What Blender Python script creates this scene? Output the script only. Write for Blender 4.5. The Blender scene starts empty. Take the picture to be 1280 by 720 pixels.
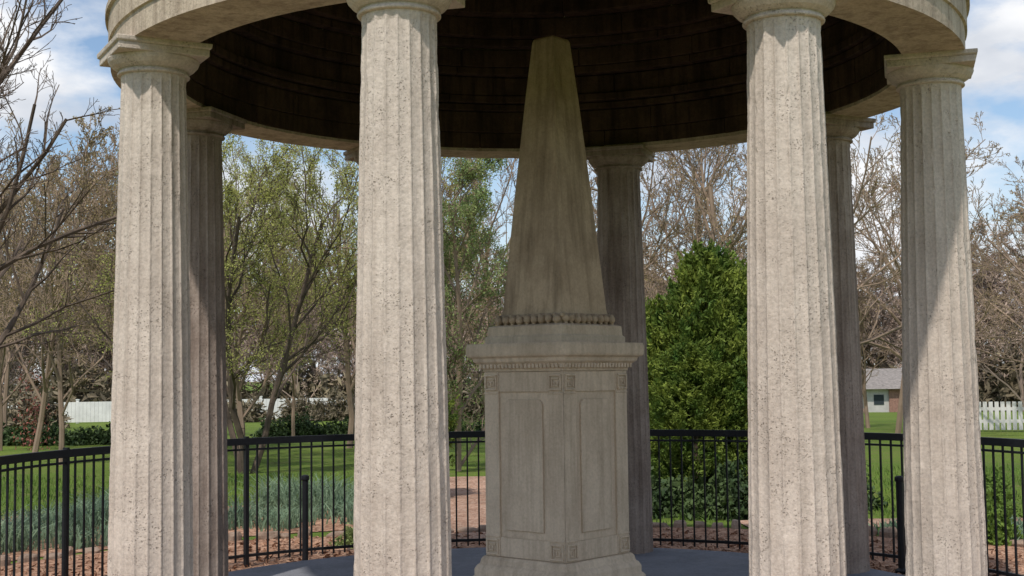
import bpy, bmesh, math, random
import numpy as np
from mathutils import Vector, Matrix
from math import sin, cos, pi, radians

sc = bpy.context.scene
sc.view_settings.view_transform = 'Standard'
sc.view_settings.look = 'None'
sc.view_settings.exposure = 0

# ------------------------------------------------------------ helpers
def mk(name, V, F, mats=(), midx=None, parent=None, smooth=False, loc=None, rotz=0.0):
    me = bpy.data.meshes.new(name)
    V = V.tolist() if isinstance(V, np.ndarray) else V
    F = F.tolist() if isinstance(F, np.ndarray) else F
    me.from_pydata(V, [], F)
    for m in mats: me.materials.append(m)
    if midx is not None:
        me.polygons.foreach_set('material_index', np.asarray(midx, dtype=np.int32))
    if smooth:
        me.polygons.foreach_set('use_smooth', [True]*len(me.polygons))
    me.update()
    ob = bpy.data.objects.new(name, me)
    sc.collection.objects.link(ob)
    if loc: ob.location = loc
    ob.rotation_euler[2] = rotz
    if parent: ob.parent = parent
    return ob

def inst(name, src, loc, rotz=0, s=(1,1,1)):
    ob = bpy.data.objects.new(name, src.data)
    sc.collection.objects.link(ob)
    ob.location = loc; ob.rotation_euler[2] = rotz; ob.scale = s
    return ob

def empty(name, loc=(0,0,0)):
    e = bpy.data.objects.new(name, None); e.location = loc
    sc.collection.objects.link(e); return e

class G:
    """geometry accumulator"""
    def __init__(s): s.V=[]; s.F=[]; s.M=[]
    def add(s, V, F, m=0):
        o=len(s.V); s.V += [tuple(v) for v in V]
        s.F += [tuple(i+o for i in f) for f in F]; s.M += [m]*len(F)
    def box(s, x0,x1,y0,y1,z0,z1, m=0, mat=None):
        V=[Vector(v) for v in [(x0,y0,z0),(x1,y0,z0),(x1,y1,z0),(x0,y1,z0),(x0,y0,z1),(x1,y0,z1),(x1,y1,z1),(x0,y1,z1)]]
        if mat: V=[mat@v for v in V]
        s.add(V,[(0,3,2,1),(4,5,6,7),(0,1,5,4),(1,2,6,5),(2,3,7,6),(3,0,4,7)],m)
    def lathe(s, prof, n=64, m=0, close=False, mat=None):
        V=[]
        for r,z in prof:
            for i in range(n):
                a=2*pi*i/n; V.append(Vector((r*cos(a), r*sin(a), z)))
        if mat: V=[mat@v for v in V]
        F=[]
        k=len(prof)
        for j in range(k-1 if not close else k):
            j2=(j+1)%k
            for i in range(n):
                i2=(i+1)%n
                F.append((j*n+i, j*n+i2, j2*n+i2, j2*n+i))
        s.add(V,F,m)
    def arc(s, r0,r1,z0,z1,a0,a1,n, m=0):
        V=[];F=[]
        for i in range(n+1):
            a=a0+(a1-a0)*i/n; c,q=sin(a),-cos(a)
            V += [(r0*c,r0*q,z0),(r1*c,r1*q,z0),(r1*c,r1*q,z1),(r0*c,r0*q,z1)]
        for i in range(n):
            b=4*i
            for k in range(4):
                F.append((b+k, b+(k+1)%4, b+4+(k+1)%4, b+4+k))
        F.append((0,3,2,1)); F.append((4*n,4*n+1,4*n+2,4*n+3))
        s.add(V,F,m)
    def frustum(s, prof, m=0):
        """square section stack: list of (side, z)"""
        V=[];F=[]
        for sd,z in prof:
            h=sd/2; V+=[(-h,-h,z),(h,-h,z),(h,h,z),(-h,h,z)]
        for j in range(len(prof)-1):
            for k in range(4):
                F.append((4*j+k,4*j+(k+1)%4,4*j+4+(k+1)%4,4*j+4+k))
        F.append((0,3,2,1)); t=4*(len(prof)-1); F.append((t,t+1,t+2,t+3))
        s.add(V,F,m)
    def ob(s, name, mats, **k):
        return mk(name, s.V, s.F, mats, s.M, **k)

def bevel(ob, w, seg=2, ang=40):
    b=ob.modifiers.new('bevel','BEVEL'); b.width=w; b.segments=seg; b.limit_method='ANGLE'; b.angle_limit=radians(ang)

# ------------------------------------------------------------ materials
def newmat(name):
    m=bpy.data.materials.new(name); m.use_nodes=True
    nt=m.node_tree; nt.nodes.clear()
    out=nt.nodes.new('ShaderNodeOutputMaterial')
    b=nt.nodes.new('ShaderNodeBsdfPrincipled')
    nt.links.new(b.outputs[0], out.inputs[0])
    return m,nt,b,out
def ramp(nt, src, stops):
    r=nt.nodes.new('ShaderNodeValToRGB'); nt.links.new(src, r.inputs[0])
    e=r.color_ramp.elements
    while len(e)<len(stops): e.new(0.5)
    for i,(p,c) in enumerate(stops):
        e[i].position=p; e[i].color=(c[0],c[1],c[2],1) if hasattr(c,'__len__') else (c,c,c,1)
    return r.outputs[0]
def mixc(nt, a, b, f, mode='MIX'):
    n=nt.nodes.new('ShaderNodeMix'); n.data_type='RGBA'; n.blend_type=mode
    for s,v in ((6,a),(7,b),(0,f)):
        if isinstance(v,bpy.types.NodeSocket): nt.links.new(v,n.inputs[s])
        elif s==0: n.inputs[0].default_value=v
        else: n.inputs[s].default_value=(v[0],v[1],v[2],1)
    return n.outputs[2]
def coords(nt, scale=(1,1,1), obj=True):
    tc=nt.nodes.new('ShaderNodeTexCoord')
    mp=nt.nodes.new('ShaderNodeMapping'); mp.inputs['Scale'].default_value=scale
    nt.links.new(tc.outputs['Object' if obj else 'Generated'], mp.inputs[0]); return mp.outputs[0]
def noise(nt, vec, scale, detail=5, rough=0.6, w=None):
    n=nt.nodes.new('ShaderNodeTexNoise'); n.inputs['Scale'].default_value=scale
    n.inputs['Detail'].default_value=detail; n.inputs['Roughness'].default_value=rough
    if w is not None:
        n.noise_dimensions='4D'; nt.links.new(w, n.inputs['W'])
    nt.links.new(vec,n.inputs['Vector']); return n.outputs['Fac']
def math_(nt, op, a, b):
    n=nt.nodes.new('ShaderNodeMath'); n.operation=op
    for i,v in enumerate((a,b)):
        if isinstance(v,bpy.types.NodeSocket): nt.links.new(v,n.inputs[i])
        else: n.inputs[i].default_value=v
    return n.outputs[0]
def bumpn(nt, h, strength, dist, prev=None):
    b=nt.nodes.new('ShaderNodeBump'); b.inputs['Strength'].default_value=strength; b.inputs['Distance'].default_value=dist
    nt.links.new(h,b.inputs['Height'])
    if prev: nt.links.new(prev,b.inputs['Normal'])
    return b.outputs[0]

def stone(name, light, mid, dark, pit=0.6, pitscale=55, streak=0.5, rough=0.9, grain=.5, pits=True):
    m,nt,b,out=newmat(name)
    oi=nt.nodes.new('ShaderNodeObjectInfo')
    tc=nt.nodes.new('ShaderNodeTexCoord')
    va=nt.nodes.new('ShaderNodeVectorMath'); va.operation='ADD'
    cx=nt.nodes.new('ShaderNodeCombineXYZ')
    for i in range(3): nt.links.new(math_(nt,'MULTIPLY',oi.outputs['Random'],17.0+5*i),cx.inputs[i])
    nt.links.new(tc.outputs['Object'],va.inputs[0]); nt.links.new(cx.outputs[0],va.inputs[1])
    v=va.outputs[0]
    def sc_(s):
        mp=nt.nodes.new('ShaderNodeMapping'); mp.inputs['Scale'].default_value=s; nt.links.new(v,mp.inputs[0]); return mp.outputs[0]
    n1=noise(nt,v,2.6,5,0.7)
    c=ramp(nt,n1,[(0.34,mid),(0.60,light)])
    n2=noise(nt,sc_((9,9,0.7)),1.5,4,0.65)
    f=math_(nt,'MULTIPLY',ramp(nt,n2,[(0.45,0),(0.72,1)]),streak)
    c=mixc(nt,c,dark,f)
    n3=noise(nt,v,55,3,0.75)
    c=mixc(nt,c,ramp(nt,n3,[(0.3,0.58),(0.6,1.12)]),grain,'MULTIPLY')
    h=math_(nt,'MULTIPLY',n3,0.5)
    if pits:
        nd=nt.nodes.new('ShaderNodeTexNoise'); nd.inputs['Scale'].default_value=35; nd.inputs['Detail'].default_value=1; nt.links.new(v,nd.inputs['Vector'])
        vv=nt.nodes.new('ShaderNodeVectorMath'); vv.operation='MULTIPLY_ADD'
        nt.links.new(nd.outputs['Color'],vv.inputs[0]); vv.inputs[1].default_value=(.03,.03,.03); nt.links.new(v,vv.inputs[2])
        vo=nt.nodes.new('ShaderNodeTexVoronoi'); vo.inputs['Scale'].default_value=pitscale
        nt.links.new(vv.outputs[0],vo.inputs['Vector'])
        sp=nt.nodes.new('ShaderNodeSeparateColor'); nt.links.new(vo.outputs['Color'],sp.inputs[0])
        thr=math_(nt,'MULTIPLY',sp.outputs[0],0.32)
        pm=ramp(nt,math_(nt,'SUBTRACT',vo.outputs['Distance'],thr),[(0.0,1),(0.10,0)])
        reg=ramp(nt,noise(nt,v,5,3,0.7),[(0.46,0),(0.62,1)])
        pm=math_(nt,'MULTIPLY',pm,reg)
        c=mixc(nt,c,[x*0.6 for x in dark],math_(nt,'MULTIPLY',pm,pit))
        h=math_(nt,'SUBTRACT',h,math_(nt,'MULTIPLY',pm,pit*1.6))
    nt.links.new(c,b.inputs['Base Color'])
    b.inputs['Roughness'].default_value=rough
    b.inputs['Specular IOR Level'].default_value=0.12
    nb=bumpn(nt,h,0.85,0.006)
    nb=bumpn(nt,noise(nt,v,13,3,0.6),0.5,0.014,nb)
    nt.links.new(nb,b.inputs['Normal'])
    return m

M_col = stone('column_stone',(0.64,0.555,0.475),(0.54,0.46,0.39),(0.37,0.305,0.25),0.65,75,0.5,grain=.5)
M_colb= stone('column_stone_dark_brown',(0.40,0.325,0.275),(0.30,0.235,0.195),(0.17,0.125,0.10),0.6,75,0.8,grain=.5)  # darker, browner version of the column stone, used on the back columns
M_ring= stone('entablature_stone',(0.58,0.48,0.37),(0.44,0.355,0.27),(0.22,0.165,0.12),0.3,60,0.7)
M_mon = stone('monument_stone',(0.66,0.545,0.41),(0.55,0.445,0.33),(0.35,0.275,0.195),0.1,90,0.6,grain=.3,pits=False)
M_obl = stone('obelisk_stone',(0.53,0.415,0.29),(0.40,0.305,0.21),(0.22,0.165,0.11),0.1,90,0.8,grain=.35,pits=False)
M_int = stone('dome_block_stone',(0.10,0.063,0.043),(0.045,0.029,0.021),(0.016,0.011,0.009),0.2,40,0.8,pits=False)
M_floor=stone('concrete_floor_paint',(0.23,0.235,0.26),(0.18,0.185,0.205),(0.12,0.12,0.13),0.15,30,0.2,0.7,pits=False)
M_edge= stone('edging_rock',(0.34,0.25,0.19),(0.25,0.18,0.135),(0.13,0.10,0.075),0.3,30,0.4,pits=False)

def simple(name, col, rough=0.6, var=0.3, nscale=8, bump=0.2, bd=0.01, metal=0):
    m,nt,b,out=newmat(name)
    v=coords(nt); n=noise(nt,v,nscale,3)
    c=ramp(nt,n,[(0.3,[x*(1-var) for x in col]),(0.7,[min(1,x*(1+var)) for x in col])])
    nt.links.new(c,b.inputs['Base Color']); b.inputs['Roughness'].default_value=rough
    b.inputs['Metallic'].default_value=metal; b.inputs['Specular IOR Level'].default_value=.3
    if bump: nt.links.new(bumpn(nt,n,bump,bd),b.inputs['Normal'])
    return m
M_iron=simple('black_iron',(0.012,0.013,0.016),0.45,0.2,30,0.1,0.002)
M_bark=simple('bark',(0.12,0.09,0.068),0.95,0.4,5,0.5,0.01)
M_twig=simple('twig_tan',(0.28,0.205,0.15),0.95,0.35,0.6,0)
M_twigr=simple('twig_far',(0.33,0.25,0.20),0.95,0.4,0.12,0)
M_white=simple('white_paint',(0.72,0.71,0.69),0.6,0.12,2,0.05)
M_siding=simple('weathered_siding',(0.5,0.48,0.45),0.8,0.15,2,0.05)
M_roof=simple('roof_shingle',(0.25,0.225,0.205),0.9,0.3,6,0.3)
M_brick=simple('red_brick',(0.3,0.17,0.13),0.9,0.25,10,0.3)
M_door=simple('door_wood',(0.14,0.10,0.08),0.7,0.2,10,0.1)
M_glass=simple('window_glass',(0.04,0.05,0.06),0.1,0.1,3,0)

def leafmat(name, a, b_, nscale=1.5, trans=0.35):
    m,nt,b,out=newmat(name)
    v=coords(nt)
    c=ramp(nt,noise(nt,v,nscale,2,0.6),[(0.35,a),(0.65,b_)])
    geo=nt.nodes.new('ShaderNodeNewGeometry')
    c=mixc(nt,c,ramp(nt,geo.outputs['Random Per Island'],[(0,0.55),(1,1.35)]),0.8,'MULTIPLY')
    nt.links.new(c,b.inputs['Base Color']); b.inputs['Roughness'].default_value=0.6
    b.inputs['Specular IOR Level'].default_value=.2
    if trans:
        t=nt.nodes.new('ShaderNodeBsdfTranslucent'); nt.links.new(c,t.inputs[0])
        mx=nt.nodes.new('ShaderNodeMixShader'); mx.inputs[0].default_value=trans
        nt.links.new(b.outputs[0],mx.inputs[1]); nt.links.new(t.outputs[0],mx.inputs[2])
        nt.links.new(mx.outputs[0],out.inputs[0])
    return m
L_lime=leafmat('spring_leaf_lime',(0.38,0.40,0.11),(0.54,0.54,0.18),1.5,.45)
L_bud=leafmat('bud_olive',(0.38,0.29,0.15),(0.48,0.38,0.19),1.5,.4)
L_green=leafmat('leaf_green',(0.18,0.26,0.09),(0.33,0.39,0.15),1.5,.4)
L_arb=leafmat('arborvitae_leaf',(0.07,0.14,0.025),(0.27,0.33,0.06),2.0,0.35)
L_dark=leafmat('hedge_leaf',(0.03,0.055,0.02),(0.08,0.12,0.04),2,0)
L_daff=leafmat('daffodil_leaf',(0.17,0.26,0.165),(0.29,0.39,0.25),0.8,0.4)
L_grass=leafmat('grass_blade',(0.11,0.19,0.035),(0.2,0.3,0.06),0.8,0.3)
L_red=leafmat('red_bud',(0.30,0.09,0.08),(0.4,0.16,0.12),2,0)
L_brush=leafmat('brush_brown',(0.14,0.115,0.075),(0.26,0.215,0.14),.12,0)

def groundmat():
    m,nt,b,out=newmat('lawn_ground')
    v=coords(nt)
    n=noise(nt,v,0.12,4,0.6); n2=noise(nt,v,2.5,5,0.75)
    c=ramp(nt,n,[(0.35,(0.10,0.165,0.03)),(0.65,(0.18,0.25,0.045))])
    c=mixc(nt,c,(0.2,0.17,0.08),ramp(nt,n2,[(0.5,0),(0.72,0.8)]))
    c=mixc(nt,c,ramp(nt,noise(nt,v,25,3,0.7),[(0.3,0.5),(0.7,1.3)]),0.7,'MULTIPLY')
    nt.links.new(c,b.inputs['Base Color']); b.inputs['Roughness'].default_value=0.95
    b.inputs['Specular IOR Level'].default_value=.1
    nt.links.new(bumpn(nt,noise(nt,v,18,4,0.8),0.8,0.05),b.inputs['Normal'])
    return m
def mulchmat(name,a,b_,d):
    m,nt,b,out=newmat(name)
    v=coords(nt)
    vo=nt.nodes.new('ShaderNodeTexVoronoi'); vo.inputs['Scale'].default_value=28; nt.links.new(v,vo.inputs['Vector'])
    sp=nt.nodes.new('ShaderNodeSeparateColor'); nt.links.new(vo.outputs['Color'],sp.inputs[0])
    c=ramp(nt,sp.outputs[0],[(0.0,d),(0.4,a),(1.0,b_)])
    c=mixc(nt,c,ramp(nt,noise(nt,v,1.2,5),[(0.35,0.6),(0.65,1.15)]),0.8,'MULTIPLY')
    nt.links.new(c,b.inputs['Base Color']); b.inputs['Roughness'].default_value=0.95
    b.inputs['Specular IOR Level'].default_value=.1
    nt.links.new(bumpn(nt,vo.outputs['Distance'],0.8,0.02),b.inputs['Normal'])
    return m
M_ground=groundmat()
M_mulch=mulchmat('bark_mulch',(0.40,0.22,0.14),(0.54,0.35,0.24),(0.16,0.085,0.055))
M_path=mulchmat('gravel_path_mat',(0.44,0.27,0.19),(0.54,0.38,0.29),(0.27,0.15,0.1))

# ------------------------------------------------------------ terrain
def gz(x,y):
    r=math.hypot(x,y)
    if r<14: return -0.15
    if r<110: return -0.15-0.0002*(r-14)**2
    return -0.15-0.0002*96**2
rad=[0.0,2,3,4,6,8,10,12,14,17,20,25,30,36,43,50,58,66,75,85,95,105,112,140,200,400,900,2500]
V=[(0,0,-0.15)]; F=[]; n=96
for r in rad[1:]:
    for i in range(n):
        a=2*pi*i/n; V.append((r*cos(a),r*sin(a),gz(r,0)))
for i in range(n): F.append((0,1+i,1+(i+1)%n))
for j in range(len(rad)-2):
    for i in range(n):
        a=1+j*n; F.append((a+i,a+n+i,a+n+(i+1)%n,a+(i+1)%n))
mk('ground',V,F,[M_ground],smooth=True)

rng=random.Random(5)
V=[];F=[];n=160
def edge_r(a): return 5.65+0.25*sin(3*a+1)+0.15*sin(7*a)
for i in range(n):
    a=2*pi*i/n; ro=edge_r(a)+rng.uniform(-.05,.05)
    V+=[(2.9*sin(a),-2.9*cos(a),-0.146),(ro*sin(a),-ro*cos(a),-0.146)]
for i in range(n):
    j=(i+1)%n; F.append((2*i,2*i+1,2*j+1,2*j))
mk('mulch_bed',V,F,[M_mulch])
# garden bed under the daffodils, outside the edging stones
V=[];F=[]
angs=[radians(x) for x in np.linspace(197,262,30)]
for a in angs:
    r1=9.6+0.4*sin(5*a)+rng.uniform(-.1,.1)
    V+=[(5.9*sin(a),-5.9*cos(a),-0.141),(r1*sin(a),-r1*cos(a),-0.141)]
for i in range(len(angs)-1): F.append((2*i,2*i+1,2*i+3,2*i+2))
mk('garden_bed_soil',V,F,[M_mulch])
def strip(name,pts,w,z,mat):
    V=[];F=[]
    for i,p in enumerate(pts):
        q=pts[min(i+1,len(pts)-1)]; o=pts[max(i-1,0)]
        d=Vector((q[0]-o[0],q[1]-o[1])).normalized(); nrm=Vector((-d.y,d.x))
        ww=w/2+rng.uniform(-.06,.06)
        V+=[(p[0]+nrm.x*ww,p[1]+nrm.y*ww,z),(p[0]-nrm.x*ww,p[1]-nrm.y*ww,z)]
    for i in range(len(pts)-1): F.append((2*i,2*i+1,2*i+3,2*i+2))
    mk(name,V,F,[mat])
strip('gravel_path',[(-0.8+0.2*sin(t*.5)-0.02*t, 4.6+t*0.5) for t in range(18)],1.4,-0.137,M_path)
strip('gravel_path',[(2.2+t*0.6, 5.6-0.002*t*t+0.1*sin(t*.4)) for t in range(18)],0.9,-0.133,M_path)

def leafquads(C, size, rs, flat=0.0, aspect=2.0, droop=None):
    n=len(C)
    d=rs.normal(size=(n,3)); 
    if droop is not None: d+=droop
    d[:,2]*= (1-flat)
    d/=np.linalg.norm(d,axis=1)[:,None]+1e-9
    e=rs.normal(size=(n,3)); e[:,2]*=(1-flat)
    e-= (e*d).sum(1)[:,None]*d; e/=np.linalg.norm(e,axis=1)[:,None]+1e-9
    s=size*rs.uniform(.6,1.4,size=(n,1))
    a=d*s*aspect/2; b=e*s/2
    V=np.stack([C-a,C+b*1.0,C+a,C-b*1.0],1).reshape(-1,3)
    F=np.arange(4*n).reshape(n,4)
    return V,F
rs=np.random.RandomState(3)
n=12000
a=rs.uniform(0,2*pi,n); r=rs.uniform(2.95,5.5,n)
C=np.stack([r*np.sin(a),-r*np.cos(a),rs.uniform(-.143,-.125,n)],1)
V,F=leafquads(C,0.03,rs,0.6,2.2); mk('mulch_chips',V,F,[M_mulch])

g=G()
a=radians(75)
while a<radians(285):
    ro=edge_r(a)
    L=rng.uniform(.10,.30); h=rng.uniform(.04,.10); w=rng.uniform(.05,.10)
    mt=Matrix.Translation(((ro+rng.uniform(-.05,.05))*sin(a),-ro*cos(a),-0.15))@Matrix.Rotation(a+rng.uniform(-.3,.3),4,'Z')
    V=[];
    for z,k in ((0,1),(h*.6,1.02),(h,.75)):
        for q in range(8):
            t=2*pi*q/8
            V.append(mt@Vector((L/2*k*cos(t)*rng.uniform(.85,1.1),w*k*sin(t)*rng.uniform(.8,1.1),z*rng.uniform(.85,1.1))))
    F=[(8*j+q,8*j+(q+1)%8,8*j+8+(q+1)%8,8*j+8+q) for j in (0,1) for q in range(8)]+[tuple(range(16,24))]
    g.add(V,F); a+=(L+rng.uniform(0,.1))/ro
e=g.ob('stone_edging',[M_edge]); bevel(e,.012,2,30)

# ------------------------------------------------------------ rotunda
rot=empty('rotunda')
g=G()
g.lathe([(0.001,0),(2.86,0),(2.885,-0.02),(2.885,-0.1),(2.885,-0.3)],128)
p=g.ob('platform_floor',[M_floor],parent=rot)

def column_mesh():
    nf=20; per=6; n=nf*per
    rc=random.Random(2)
    V=[];F=[]
    NZ=90
    zs=[0,0.02]+[0.06+i*(3.15/NZ) for i in range(NZ+1)]+[3.24,3.265,3.29]
    chips=[(rc.randrange(nf),rc.uniform(.1,3.1),rc.uniform(.03,.12),rc.uniform(.003,.010)) for _ in range(70)]
    for z in zs:
        t=z/3.3
        R=0.247-0.059*(t**1.35)
        dep=0.0135*R/0.22
        if z>3.24: dep*=max(0,(3.29-z)/0.06)
        wear=[abs(rc.gauss(0,.0014)) for _ in range(nf)]
        for (f_,zc,hh,dd) in chips:
            if abs(z-zc)<hh: wear[f_]+=dd*(1-abs(z-zc)/hh)
        for i in range(n):
            u=(i%per)/per
            d=dep*math.sqrt(max(0,1-(2*u-1)**2))
            if i%per==0 and z<3.25: d+=wear[i//per]
            a=2*pi*i/n; r=R-d
            V.append((r*cos(a),r*sin(a),z))
    for j in range(len(zs)-1):
        for i in range(n):
            i2=(i+1)%n; F.append((j*n+i,j*n+i2,j*n+n+i2,j*n+n+i))
    g=G(); g.add(V,F)
    g.lathe([(.175,3.285),(.205,3.288),(.211,3.297),(.205,3.306),(.194,3.308),(.194,3.318),(.208,3.322),(.236,3.340),(.256,3.362),(.264,3.382),(.262,3.392)],64)
    b=.262
    g.box(-b,b,-b,b,3.388,3.43)
    g.frustum([(.524,3.4295),(.548,3.437),(.552,3.4635)])
    return g
cg=column_mesh()
baseA=baseB=None
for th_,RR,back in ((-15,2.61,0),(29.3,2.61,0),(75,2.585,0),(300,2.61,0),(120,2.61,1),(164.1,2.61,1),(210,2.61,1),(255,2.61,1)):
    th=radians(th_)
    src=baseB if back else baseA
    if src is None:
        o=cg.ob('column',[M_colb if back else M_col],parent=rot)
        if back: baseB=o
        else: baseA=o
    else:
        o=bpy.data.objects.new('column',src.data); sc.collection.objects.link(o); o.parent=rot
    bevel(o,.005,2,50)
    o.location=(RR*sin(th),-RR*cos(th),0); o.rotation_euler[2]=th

g=G()
g.lathe([(2.43,3.46),(2.80,3.46),(2.80,3.60),(2.815,3.605),(2.815,3.76),(2.835,3.765),(2.835,3.80),(2.80,3.81),(2.80,4.14),(2.86,4.17),(2.93,4.22),(2.95,4.30),(2.80,4.36),(2.6,4.6),(2.2,4.95),(1.6,5.2),(.9,5.33),(.01,5.38),
         (.01,5.2),(.9,5.12),(1.5,4.95),(1.9,4.72),(2.2,4.45),(2.40,4.1),(2.46,3.9),(2.46,3.62),(2.46,3.50),(2.43,3.49)],160,close=True)
for i in range(150):
    a=2*pi*i/150
    mt=Matrix.Rotation(a,4,'Z')
    g.box(2.797,2.818,-.03,.03,3.84,4.11,mat=mt)
rb=g.ob('entablature_and_dome',[M_ring],parent=rot)
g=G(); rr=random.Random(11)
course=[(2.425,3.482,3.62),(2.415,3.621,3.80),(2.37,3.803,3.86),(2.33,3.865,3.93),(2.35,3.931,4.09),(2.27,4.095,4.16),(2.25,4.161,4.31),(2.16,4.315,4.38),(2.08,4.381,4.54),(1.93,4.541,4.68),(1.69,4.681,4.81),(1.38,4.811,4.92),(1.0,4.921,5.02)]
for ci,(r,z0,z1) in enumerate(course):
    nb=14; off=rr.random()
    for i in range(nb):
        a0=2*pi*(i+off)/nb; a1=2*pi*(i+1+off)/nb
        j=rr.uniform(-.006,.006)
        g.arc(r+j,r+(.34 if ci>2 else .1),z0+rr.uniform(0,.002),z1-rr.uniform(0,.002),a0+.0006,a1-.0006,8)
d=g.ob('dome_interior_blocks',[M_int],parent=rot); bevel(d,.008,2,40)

# ------------------------------------------------------------ obelisk monument
mon=empty('obelisk_monument',(0.11,0.0,0.0)); mon.rotation_euler[2]=radians(45+5)
g=G()
g.frustum([(.84,0),(.84,.16),(.82,.175),(.80,.18),(.80,.225),(.775,.25),(.745,.262),(.735,.29),(.715,.305),(.70,.31)])
g.frustum([(.655,.305),(.655,1.555)])
g.frustum([(.70,1.535),(.70,1.553),(.725,1.56),(.745,1.585),(.79,1.60),(.80,1.625),(.85,1.635),(.862,1.65),(.862,1.70),(.85,1.722)])
g.frustum([(.68,1.72),(.68,1.76),(.655,1.775),(.645,1.835),(.60,1.845)])
b=g.ob('pedestal',[M_mon],parent=mon); bevel(b,.005,2)
g=G()
for q in range(4):
    mt=Matrix.Rotation(q*pi/2,4,'Z')
    y=-.3275
    for s in (-1,1):
        x0,x1=sorted((s*.342,s*.215))
        g.box(x0,x1,y-.016,y+.01,.311,1.534,mat=mt)
        for zc in (.375,1.462):
            xc=s*.278; h=.052
            for (ax0,ax1,az0,az1) in ((-h,h,h-.012,h),(-h,h,-h,-h+.012),(-h,-h+.012,-h+.012,h-.012),(h-.012,h,-h+.012,h-.012)):
                g.box(xc+ax0,xc+ax1,y-.030,y-.014,zc+az0,zc+az1,mat=mt)
            for (ax0,ax1,az0,az1) in ((-.030,.030,.018,.028),(-.030,-.020,-.028,.017),(-.010,.030,-.028,-.018),(.020,.030,-.017,.006),(-.010,0.0,-.017,.006)):
                if s>0: g.box(xc+ax0,xc+ax1,y-.027,y-.014,zc+az0,zc+az1,mat=mt)
                else: g.box(xc-ax1,xc-ax0,y-.027,y-.014,zc+az0,zc+az1,mat=mt)
        for zc in (.445,1.392):
            g.box(x0+.001,x1-.001,y-.022,y-.014,zc-.006,zc+.006,mat=mt)
    g.box(-.214,.214,y-.013,y+.01,1.40,1.533,mat=mt)
    g.box(-.214,.214,y-.013,y+.01,.312,.44,mat=mt)
    P=[(-.16,.49),(.16,.49),(.16,1.325),(.135,1.35),(-.135,1.35),(-.16,1.325)]
    V=[mt@Vector((x,y-.014,z)) for x,z in P]+[mt@Vector((x,y+.01,z)) for x,z in P]
    F=[(0,1,2,3,4,5)]+[(k,k+6,(k+1)%6+6,(k+1)%6) for k in range(6)]
    g.add(V,F)
    nd=22
    for k in range(nd):
        x=-.365+.73*(k+.5)/nd
        g.box(x-.010,x+.010,-.378,-.345,1.556,1.586,mat=mt)
b=g.ob('pedestal_carving',[M_mon],parent=mon); bevel(b,.003,1)
g=G()
def blob(g,c,r,sc_=(1,1,1)):
    V=[];F=[];nu,nv=8,5
    for j in range(nv+1):
        ph=-pi/2+pi*j/nv
        for i in range(nu):
            t=2*pi*i/nu
            V.append((c[0]+r*sc_[0]*cos(ph)*cos(t),c[1]+r*sc_[1]*cos(ph)*sin(t),c[2]+r*sc_[2]*sin(ph)))
    for j in range(nv):
        for i in range(nu): F.append((j*nu+i,j*nu+(i+1)%nu,j*nu+nu+(i+1)%nu,j*nu+nu+i))
    g.add(V,F)
for q in range(4):
    for k in range(9):
        x=-.28+.56*(k+.5)/9+rr.uniform(-.004,.004)
        R_=Matrix.Rotation(q*pi/2,3,'Z')
        c=R_@Vector((x,-.288,1.878+rr.uniform(-.004,.004)))
        blob(g,c,.029,(1,1,1.0))
        c=R_@Vector((x+.031,-.268,1.90)); blob(g,c,.017)
        c=R_@Vector((x,-.292,1.85)); blob(g,c,.013)
g.frustum([(.545,1.835),(.545,1.90),(.53,1.915)])
b=g.ob('leaf_band',[M_obl],parent=mon,smooth=True)
g=G()
g.frustum([(.525,1.90),(.505,1.95),(.44,2.35),(.36,2.85),(.265,3.4),(.19,3.80),(.17,3.82)])
b=g.ob('obelisk_shaft',[M_obl],parent=mon); bevel(b,.014,3,20)

# ------------------------------------------------------------ iron fence
g=G(); RF=3.8; A0,A1=radians(68),radians(292)
g.arc(RF-.025,RF+.025,.925,.985,A0,A1,90)
g.arc(RF-.012,RF+.012,.875,.893,A0,A1,90)
g.arc(RF-.012,RF+.012,-.06,-.035,A0,A1,90)
na=int((A1-A0)*RF/.108)
for i in range(na+1):
    a=A0+(A1-A0)*i/na
    mt=Matrix.Translation((RF*sin(a),-RF*cos(a),0))@Matrix.Rotation(a,4,'Z')
    if (i-5)%18==0: g.box(-.017,.017,-.02,.02,-.2,1.0,mat=mt)
    else: g.box(-.007,.007,-.007,.007,-.1,.93,mat=mt)
f=g.ob('iron_fence',[M_iron])
for (x,y) in ((-2.1,2.85),(2.95,2.05)):
    g=G(); g.lathe([(.001,-.2),(.028,-.2),(.028,.60),(.036,.605),(.038,.62),(.036,.64),(.02,.65),(.001,.652)],16)
    g.lathe([(.05,-.15),(.055,-.12),(.028,-.10)],16)
    g.ob('garden_bollard',[M_iron],loc=(x,y,0))

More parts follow.
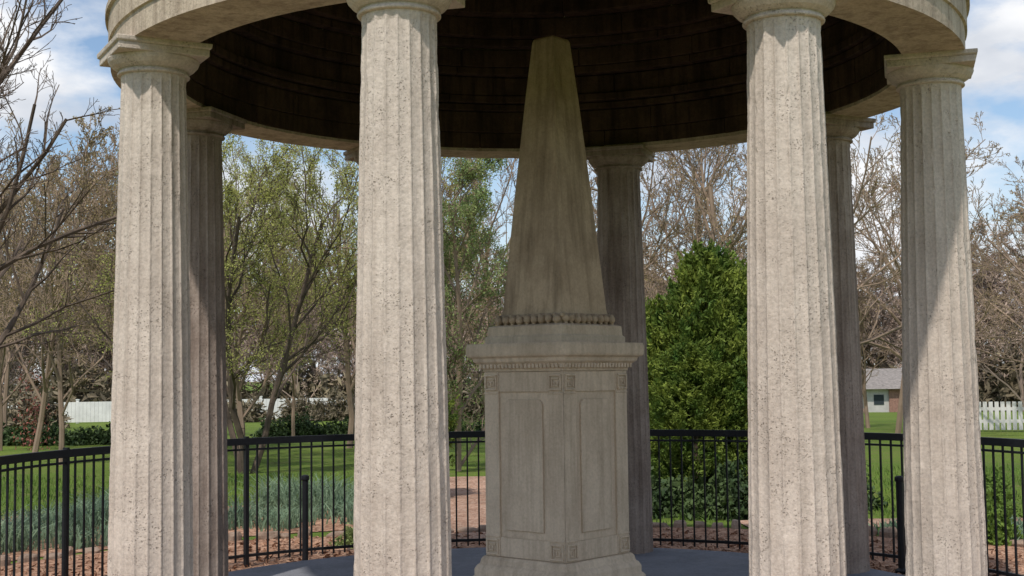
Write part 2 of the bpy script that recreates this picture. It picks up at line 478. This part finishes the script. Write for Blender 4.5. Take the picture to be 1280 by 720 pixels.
# ------------------------------------------------------------ trees
def tree_arrays(seed,H,r0,nch=(7,6,5,4),spread=(0.9,0.8,0.8,0.8),lenf=(.62,.5,.45,.45),trunk_frac=.25,multi=1,leaf=0,leafsize=.04,wander=.18,up=.08,minr=.005,lean=.1,nseg=(7,5,4,3,2),leafjit=.7,aspect=1.7,mlean=.35):
    rg=random.Random(seed); segs=[]
    def rv(): return Vector((rg.gauss(0,1),rg.gauss(0,1),rg.gauss(0,1)))
    def grow(p,d,L,r,l):
        ns=nseg[min(l,len(nseg)-1)]; pts=[p.copy()]; rads=[r]; dirs=[d.copy()]
        for i in range(ns):
            d=(d+rv()*wander*(0.5 if l==0 else 1)+Vector((0,0,up if l>0 else .05))).normalized()
            p2=p+d*(L/ns); r2=max(minr,r*(1-(0.75 if l else .6)/ns))
            segs.append((p.copy(),p2.copy(),r,r2,l)); p,r=p2,r2
            pts.append(p.copy()); rads.append(r); dirs.append(d.copy())
        if l<len(nch):
            k=nch[l]; 
            for c in range(k):
                f=(trunk_frac if l==0 else .2)+ (1-(trunk_frac if l==0 else .2))*((c+rg.random())/k)
                x=f*ns; i=min(ns-1,int(x)); u=x-i
                q=pts[i].lerp(pts[i+1],u)
                dd=dirs[i+1]; s=rv(); s=(s-dd*s.dot(dd)).normalized()
                nd=(dd+s*spread[l]*rg.uniform(.7,1.4)).normalized()
                Lc=L*lenf[l]*rg.uniform(.7,1.2)*(1.15-.55*f)
                grow(q,nd,Lc,max(minr,rads[i]*.55),l+1)
    for m in range(multi):
        a=2*pi*m/multi+rg.random()
        d=Vector((cos(a)*(mlean if multi>1 else lean),sin(a)*(mlean if multi>1 else lean),1)).normalized()
        grow(Vector((0.08*cos(a)*(multi>1),0.08*sin(a)*(multi>1),-.1*min(1,H))),d,H*(.8 if multi>1 else .85),r0,0)
    P0=np.array([s[0][:] for s in segs]);P1=np.array([s[1][:] for s in segs])
    R0=np.array([s[2] for s in segs]);R1=np.array([s[3] for s in segs]);Lv=np.array([s[4] for s in segs])
    Vs=[];Fs=[];Ms=[];o=0
    for mask,k in ((R0>.02,6),(R0<=.02,3)):
        if not mask.any(): continue
        a0,a1,b0,b1=P0[mask],P1[mask],R0[mask],R1[mask]
        d=a1-a0; d/=np.linalg.norm(d,axis=1)[:,None]+1e-9
        h=np.where(np.abs(d[:,2:3])<.9,np.array([[0,0,1.]]),np.array([[1.,0,0]]))
        u=np.cross(d,h);u/=np.linalg.norm(u,axis=1)[:,None];w=np.cross(d,u)
        t=2*pi*np.arange(k)/k
        ring=u[:,None,:]*np.cos(t)[None,:,None]+w[:,None,:]*np.sin(t)[None,:,None]
        A=a0[:,None,:]+ring*b0[:,None,None]; B=a1[:,None,:]+ring*b1[:,None,None]
        V=np.concatenate([A,B],1).reshape(-1,3); n=len(a0)
        base=(np.arange(n)*2*k)[:,None]; i=np.arange(k)
        F=np.stack([base+i,base+(i+1)%k,base+k+(i+1)%k,base+k+i],2).reshape(-1,4)
        Vs.append(V);Fs.append(F+o);Ms.append(np.zeros(len(F),int));o+=len(V)
    if leaf:
        m=Lv>=len(nch)-1
        rs=np.random.RandomState(seed)
        a0,a1=P0[m],P1[m]; a0=np.repeat(a0,leaf,0);a1=np.repeat(a1,leaf,0)
        C=a0+(a1-a0)*rs.rand(len(a0),1)+rs.normal(size=a0.shape)*leafsize*leafjit
        V,F=leafquads(C,leafsize,rs,0,aspect)
        Vs.append(V);Fs.append(F+o);Ms.append(np.ones(len(F),int))
    return np.concatenate(Vs),np.concatenate(Fs),np.concatenate(Ms)

def tree(name,x,y,mats,rotz=0,**k):
    V,F,M=tree_arrays(**k)
    return mk(name,V,F,mats,M,loc=(x,y,gz(x,y)),rotz=rotz)

n1=tree('bare_tree',-6.1,3.4,[M_bark,L_bud],seed=21,H=7.0,r0=.11,nch=(11,7,5,4),spread=(1.1,.8,.8,.8),lenf=(.6,.5,.45,.45),trunk_frac=.25,wander=.14,leaf=0,minr=.0035)
inst('bare_tree',n1,(-7.0,6.6,gz(7,6.6)),2.4,(.92,)*3)
t1=tree('budding_tree',-9.6,17.5,[M_twig,L_bud],seed=3,H=6.6,r0=.06,nch=(12,8,6,4),spread=(.6,.7,.8,.7),trunk_frac=.15,leaf=1,leafsize=.025,minr=.006)
t2=tree('budding_tree',-11.5,21,[M_twig,L_bud],seed=4,H=7.2,r0=.07,nch=(12,8,6,4),spread=(.6,.7,.8,.7),trunk_frac=.15,leaf=2,leafsize=.026,minr=.007)
for (src,x,y,rz,s) in ((t1,-13.5,24,1.2,1.1),(t2,-8.2,20,2.2,.9),(t1,-15,28,3,1.2),(t2,-11,30,4,1.05),(t1,-6.7,27,4.3,.95),(t1,-7.2,15.5,5,.8),(t2,-4.4,29,.4,1.0),(t1,-2.2,26,2.9,.9),(t2,-17,31,2,1.1)):
    inst('budding_tree',src,(x,y,gz(x,y)),rz,(s,s,s))
tree('spring_tree',-5.2,14.5,[M_bark,L_lime],seed=8,H=6.0,r0=.065,multi=3,mlean=.3,nch=(10,7,5,4),spread=(.7,.8,.8,.8),trunk_frac=.2,leaf=4,leafsize=.020,minr=.005,leafjit=2.5)
l2=tree('spring_tree',-3.4,19,[M_twig,L_lime],seed=9,H=6.9,r0=.08,nch=(12,8,5,4),spread=(.7,.8,.8,.8),trunk_frac=.12,leaf=5,leafsize=.023,minr=.006,leafjit=2.5)
inst('spring_tree',l2,(-8.0,24,gz(-8,24)),2,(1.05,)*3)
inst('spring_tree',l2,(-6.3,19,gz(-8,24)),4,(.9,)*3)
inst('spring_tree',l2,(-4.6,23,gz(-8,24)),5,(1.0,)*3)
s3=tree('spring_tree',-1.45,14.5,[M_twig,L_green],seed=12,H=5.7,r0=.06,nch=(16,8,5,4),spread=(.75,.8,.8,.8),lenf=(.45,.5,.45,.45),trunk_frac=.03,leaf=4,leafsize=.024,minr=.005,leafjit=2.2)
b1=tree('bare_tree',6.2,22,[M_twig,L_bud],seed=31,H=8.2,r0=.10,nch=(12,8,6,4),spread=(.6,.7,.8,.8),trunk_frac=.2,leaf=1,leafsize=.025,minr=.007)
b2=tree('bare_tree',12.3,19.5,[M_twig,L_bud],seed=32,H=7.0,r0=.10,nch=(13,9,6,4),spread=(.7,.8,.8,.8),trunk_frac=.1,leaf=1,leafsize=.025,minr=.006)
for (src,x,y,rz,s) in ((b1,2.5,26,1.0,1.05),(b2,5.2,31,2,1.25),(b1,12,33,3.2,1.1),(b1,9.6,27,5,.9),(b2,17,30,.5,1.2),(b1,-1.2,33,1.7,1.1),(b2,16,24,3.9,.9),(b1,-18,33,.3,1.1),(b2,3.6,22,4.4,1.05),(b1,14,27,2.4,.85),(b2,0.6,24,5.4,1.0),(b2,10.3,33,1.3,.7)):
    inst('bare_tree',src,(x,y,gz(x,y)),rz,(s,s,s))

base=[tree_arrays(seed=50+i,H=1.0,r0=.012,nch=(10,6,5,3),spread=(.6,.7,.8,.8),trunk_frac=.1,leaf=2,leafsize=.007,aspect=5,minr=.0014,nseg=(5,4,3,2,1),leafjit=1.5) for i in range(4)]
Vs=[];Fs=[];o=0;rg=random.Random(77)
for i in range(130):
    V,F,M=base[rg.randrange(4)]
    ang=radians(-38+76*(i+rg.random())/130); dd=rg.uniform(84,112)
    x,y=dd*sin(ang),dd*cos(ang); H=rg.uniform(8,13.5)*(dd/95)
    a=rg.random()*6.28; R_=np.array([[cos(a),-sin(a),0],[sin(a),cos(a),0],[0,0,1]])
    Vt=(V*np.array([H*1.15,H*1.15,H]))@R_.T+np.array([x,y,gz(x,y)])
    Vs.append(Vt);Fs.append(F+o);o+=len(V)
mk('distant_tree_line',np.concatenate(Vs),np.concatenate(Fs),[M_twigr])

def conifer(name,x,y,H,R,seed,mat,nclump=1300,per=46,size=.026):
    rs=np.random.RandomState(seed)
    t=rs.rand(nclump)**.8; ang=rs.rand(nclump)*2*pi
    lob=1+.28*np.sin(ang*3+t*9)+.2*np.sin(ang*7-t*14)+rs.normal(size=nclump)*.16
    prof=np.clip((1-t)**.7*(.6+1.3*t),0,1)*np.where(t<.15,.8+t*1.3,1)
    rr_=R*prof*lob*rs.uniform(.4,1.0,nclump)**.5
    C=np.stack([rr_*np.cos(ang),rr_*np.sin(ang),.1+t*(H-.3)],1)
    out=np.stack([np.cos(ang),np.sin(ang),rs.uniform(.9,2.4,nclump)],1)
    out/=np.linalg.norm(out,axis=1)[:,None]
    L=rs.uniform(.18,.55,nclump)*(R)
    u=rs.rand(nclump*per,1)
    CC=np.repeat(C,per,0)+np.repeat(out*L[:,None],per,0)*u+rs.normal(size=(nclump*per,3))*(.055*(1.15-u))*R
    V,F=leafquads(CC,size,rs,0,2.8,droop=np.repeat(out,per,0)*1.3)
    g=G(); g.lathe([(.07,-.1),(.05,H*.5),(.01,H*.92)],8)
    o=len(g.V)
    V2=np.concatenate([np.array([list(v) for v in g.V]),V]); F2=g.F+(F+o).tolist()
    return mk(name,V2,F2,[M_bark,mat],[0]*len(g.F)+[1]*len(F),loc=(x,y,gz(x,y)))
c1=conifer('arborvitae',2.2,8.3,3.3,.75,1,L_arb)
c2=conifer('arborvitae',3.1,8.9,3.0,.85,2,L_arb)
inst('arborvitae',c2,(1.5,8.8,gz(1,9)),2.1,(.75,.75,.86))
inst('arborvitae',c1,(1.95,7.6,gz(1,9)),3.1,(.85,.85,.62))
inst('arborvitae',c2,(2.7,7.8,gz(1,9)),4.4,(.7,.7,.72))
inst('arborvitae',c1,(-1.75,9.2,gz(1,9)),1.0,(.7,.7,.62))

def shrubs(name,blobs,mat,seed,size=.04,dens=900,asp=1.8):
    rs=np.random.RandomState(seed); Cs=[]
    for (x,y,rx,ry,h) in blobs:
        n=int(dens*rx*ry*4+200)
        d=rs.normal(size=(n,3)); d/=np.linalg.norm(d,axis=1)[:,None]; rad_=rs.rand(n,1)**.45
        d*=rad_*(1+.2*np.sin(d[:,0:1]*9+x)+.2*np.cos(d[:,1:2]*8+y))
        d[:,2]=np.abs(d[:,2])
        Cs.append(d*np.array([rx,ry,h])+np.array([x,y,gz(x,y)]))
    V,F=leafquads(np.concatenate(Cs),size,rs,0,asp)
    return mk(name,V,F,[mat])
shrubs('low_hedge',[(-17+i*.9,27+.3*sin(i),.7,.5,.5+.12*sin(i*2.1)) for i in range(9)],L_dark,1,.07,700)
shrubs('low_hedge',[(-7.6+i*.7,29+.5*sin(i),.6,.6,.55+.2*sin(i*2.1)) for i in range(9)],L_dark,2,.06,900)
shrubs('garden_shrub',[(4.35,3.9,.22,.2,.42),(5.0,5.9,.25,.25,.5)],L_grass,4,.035,6000)
shrubs('garden_shrub',[(-1.8,4.1,.22,.16,.2)],L_green,5,.03,6000)
shrubs('garden_shrub',[(2.3,6.6,.8,.5,.5),(1.2,6.9,.6,.5,.45),(3.3,7.2,.8,.5,.6)],L_dark,6,.04,5000)
shrubs('red_shrub',[(-12.7,24,.5,.4,2.3)],L_red,7,.04,300)
rg=random.Random(8)
shrubs('distant_brush',[(x,rg.uniform(80,84)+abs(x)*.05,rg.uniform(2,4),2.5,rg.uniform(1.2,4.2)) for x in np.arange(-50,52,2.6)],L_brush,8,.22,55,4)
shrubs('distant_brush',[(x,rg.uniform(42,50),rg.uniform(1.2,2.5),1.5,rg.uniform(.8,2.4)) for x in (-27,-24.5,-21,-4,-1,1.5,4,6.5,9,24,28)],L_brush,9,.11,230,4)
shrubs('distant_brush',[(x,rg.uniform(50,56),rg.uniform(.5,1.3),.8,rg.uniform(.7,1.5)) for x in (-19,-17.4,-15.2,-13.8,-11.6,-9.5,-23,-26,17.4,18.6)],L_brush,10,.08,400,4)

def blades(name,pts,h,w,mat,seed,lean=.35,patch=0):
    rs=np.random.RandomState(seed); n=len(pts)
    a=rs.rand(n)*2*pi; side=np.stack([np.cos(a),np.sin(a),np.zeros(n)],1)
    b=rs.rand(n)*2*pi; ln=np.stack([np.cos(b),np.sin(b),np.zeros(n)],1)*rs.rand(n,1)*lean
    hh=h*rs.uniform(.55,1.15,n)
    if patch: hh*=np.clip(.75+.35*np.sin(pts[:,0]*2.1+np.sin(pts[:,1]*1.7)*2)+.2*np.sin(pts[:,1]*3.3),.3,1.2)
    H=hh[:,None]; up=np.array([[0,0,1.]])
    ln=ln*H/h
    mid=pts+up*H*.6+ln*h*.5; top=pts+up*H*.92+ln*h*1.6
    s=side*w/2
    V=np.stack([pts-s,pts+s,mid+s*.9,mid-s*.9,top+s*.15,top-s*.15],1).reshape(-1,3)
    k=np.arange(n)[:,None]*6
    F=np.concatenate([k+np.array([[0,1,2,3]]),k+np.array([[3,2,4,5]])],0)
    return mk(name,V,F,[mat])
rs=np.random.RandomState(9)
def scatter(n,x0,x1,y0,y1,rmin,rmax=1e9,clump=0):
    P=np.stack([rs.uniform(x0,x1,n),rs.uniform(y0,y1,n)],1)
    if clump:
        c=np.stack([rs.uniform(x0,x1,n//clump),rs.uniform(y0,y1,n//clump)],1)
        P=np.repeat(c,clump,0)+rs.normal(size=(len(c)*clump,2))*.09
    r=np.hypot(P[:,0],P[:,1]); P=P[(r>rmin)&(r<rmax)]
    z=np.array([gz(a,b) for a,b in P])
    return np.column_stack([P,z])
p1=scatter(24000,-9.5,-1.9,2.5,10.5,6.1,9.5,clump=20)
p1=p1[np.sin(p1[:,0]*1.3+1)*np.sin(p1[:,1]*1.1+p1[:,0]*.4)<.5]
blades('daffodil_bed',p1,.36,.018,L_daff,1,.9,1)
p2=scatter(30000,-11,12,1,14,5.9)
a2=np.degrees(np.arctan2(p2[:,0],-p2[:,1]))%360
r2=np.hypot(p2[:,0],p2[:,1])
p2=p2[~((a2>197)&(a2<262)&(r2<9.4))]
p2=p2[~((np.abs(p2[:,1]-5.5)<.5)&(p2[:,0]>2))]
p2=p2[~((np.abs(p2[:,0]+1.0)<.8)&(p2[:,1]>4))]
blades('lawn_grass',p2,.09,.012,L_grass,2,.8)
p3=scatter(9000,3.5,9,3.9,4.9,5.7,clump=12); 
blades('perennial_leaves',p3,.16,.02,L_daff,3,.6)

# ------------------------------------------------------------ far built things
def picket(name,x0,y0,x1,y1,h,solid,lift=0):
    g=G(); L=math.hypot(x1-x0,y1-y0); ux,uy=(x1-x0)/L,(y1-y0)/L; ang=math.atan2(uy,ux)
    step=.16 if not solid else .2; n=int(L/step)
    for i in range(n):
        x=x0+ux*i*step; y=y0+uy*i*step
        mt=Matrix.Translation((x,y,gz(x,y)+lift))@Matrix.Rotation(ang,4,'Z')
        w=.055 if not solid else .095
        g.box(-w,w,-.012,.012,.05-lift,h,mat=mt)
        if i%12==0: g.box(-.07,.07,.014,.15,-.1-lift,h+.1,mat=mt); g.box(-.09,.09,.0,.17,h+.1,h+.15,mat=mt)
        for z in (.25,h-.25): g.box(-step/2,step/2,.013,.05,z,z+.09,mat=mt)
    g.ob(name,[M_white])
picket('white_picket_fence',-34,60,-7,62,1.0,True,.12)
picket('white_picket_fence',12.2,29.2,24,27.5,.85,False)
h=empty('house',(0,0,0))
x0,x1,y0,y1=19.6,25.4,71,78; zb=gz(24,72)-.2; ze=.62; zr=1.75
g=G(); g.box(x0,x1,y0,y1,zb,ze); g.ob('walls',[M_siding],parent=h)
g=G(); g.box(x0+1.3,x0+3.5,y0-.12,y0-.004,zb,ze-.1); g.ob('brick_front',[M_brick],parent=h)
g=G(); ym=(y0+y1)/2
g.add([(x0-.4,y0-.5,ze-.1),(x1+.4,y0-.5,ze-.1),(x1+.4,ym,zr),(x0-.4,ym,zr),(x0-.4,y1+.5,ze-.1),(x1+.4,y1+.5,ze-.1)],[(0,1,2,3),(3,2,5,4),(0,3,4),(1,5,2),(0,4,5,1)])
g.ob('roof',[M_roof],parent=h)
g=G()
for xx in (x0+.4,x0+4.2): g.box(xx,xx+.6,y0-.03,y0-.01,zb+.7,zb+1.3)
g.ob('windows',[M_glass],parent=h)
g=G(); g.box(x0+2,x0+2.8,y0-.15,y0-.125,zb,ze-.3); g.ob('door',[M_door],parent=h)
g=G(); g.box(x0+4,x0+4.6,ym-.3,ym+.3,zr-.4,zr+.5); g.ob('chimney',[M_brick],parent=h)

# ------------------------------------------------------------ sky, sun
w=bpy.data.worlds.new('World'); sc.world=w; w.use_nodes=True
nt=w.node_tree; nt.nodes.clear()
out=nt.nodes.new('ShaderNodeOutputWorld'); bg=nt.nodes.new('ShaderNodeBackground')
sky=nt.nodes.new('ShaderNodeTexSky'); sky.sky_type='NISHITA'; sky.sun_disc=False
EL,AZ=radians(55),radians(20)
sd=Vector((-sin(AZ)*cos(EL),-cos(AZ)*cos(EL),sin(EL)))
sky.sun_elevation=EL; sky.sun_rotation=math.atan2(sd.x,sd.y)
sky.air_density=1.0; sky.dust_density=.5; sky.ozone_density=2.0
tc=nt.nodes.new('ShaderNodeTexCoord'); mp=nt.nodes.new('ShaderNodeMapping')
mp.inputs['Scale'].default_value=(1,1,2.2); mp.inputs['Location'].default_value=(1.35,.7,.4)
nt.links.new(tc.outputs['Generated'],mp.inputs[0])
nz=noise(nt,mp.outputs[0],4.2,8,.55)
fac=ramp(nt,nz,[(0.46,0),(0.57,1)])
shade=noise(nt,mp.outputs[0],6.5,5,.5)
cc=ramp(nt,shade,[(0.35,(3.9,4.3,5.0)),(0.62,(7.4,7.45,7.6))])
sx=nt.nodes.new('ShaderNodeSeparateXYZ'); nt.links.new(tc.outputs['Generated'],sx.inputs[0])
hz=ramp(nt,sx.outputs[2],[(0.0,.75),(0.17,0)])
mx=mixc(nt,sky.outputs[0],cc,fac)
mx=mixc(nt,mx,(5.9,6.2,6.7),hz)
nt.links.new(mx,bg.inputs[0]); bg.inputs[1].default_value=0.135
nt.links.new(bg.outputs[0],out.inputs[0])
sun=bpy.data.lights.new('sun','SUN'); sun.energy=3.3; sun.angle=radians(1.5); sun.color=(1,.94,.86)
so=bpy.data.objects.new('sun',sun); sc.collection.objects.link(so)
so.rotation_euler=(-sd).to_track_quat('-Z','Y').to_euler()

# ------------------------------------------------------------ camera
cam=bpy.data.cameras.new('camera'); cam.sensor_width=36; cam.lens=36*1655/1280; cam.clip_end=5000; cam.clip_start=.05
co=bpy.data.objects.new('camera',cam); sc.collection.objects.link(co)
Rm=Matrix.Rotation(radians(1.14),4,'Z')@Matrix.Rotation(radians(90+3.84),4,'X')@Matrix.Rotation(radians(-.67),4,'Z')
co.matrix_world=Matrix.Translation((0,-9,1.5))@Rm
sc.camera=co
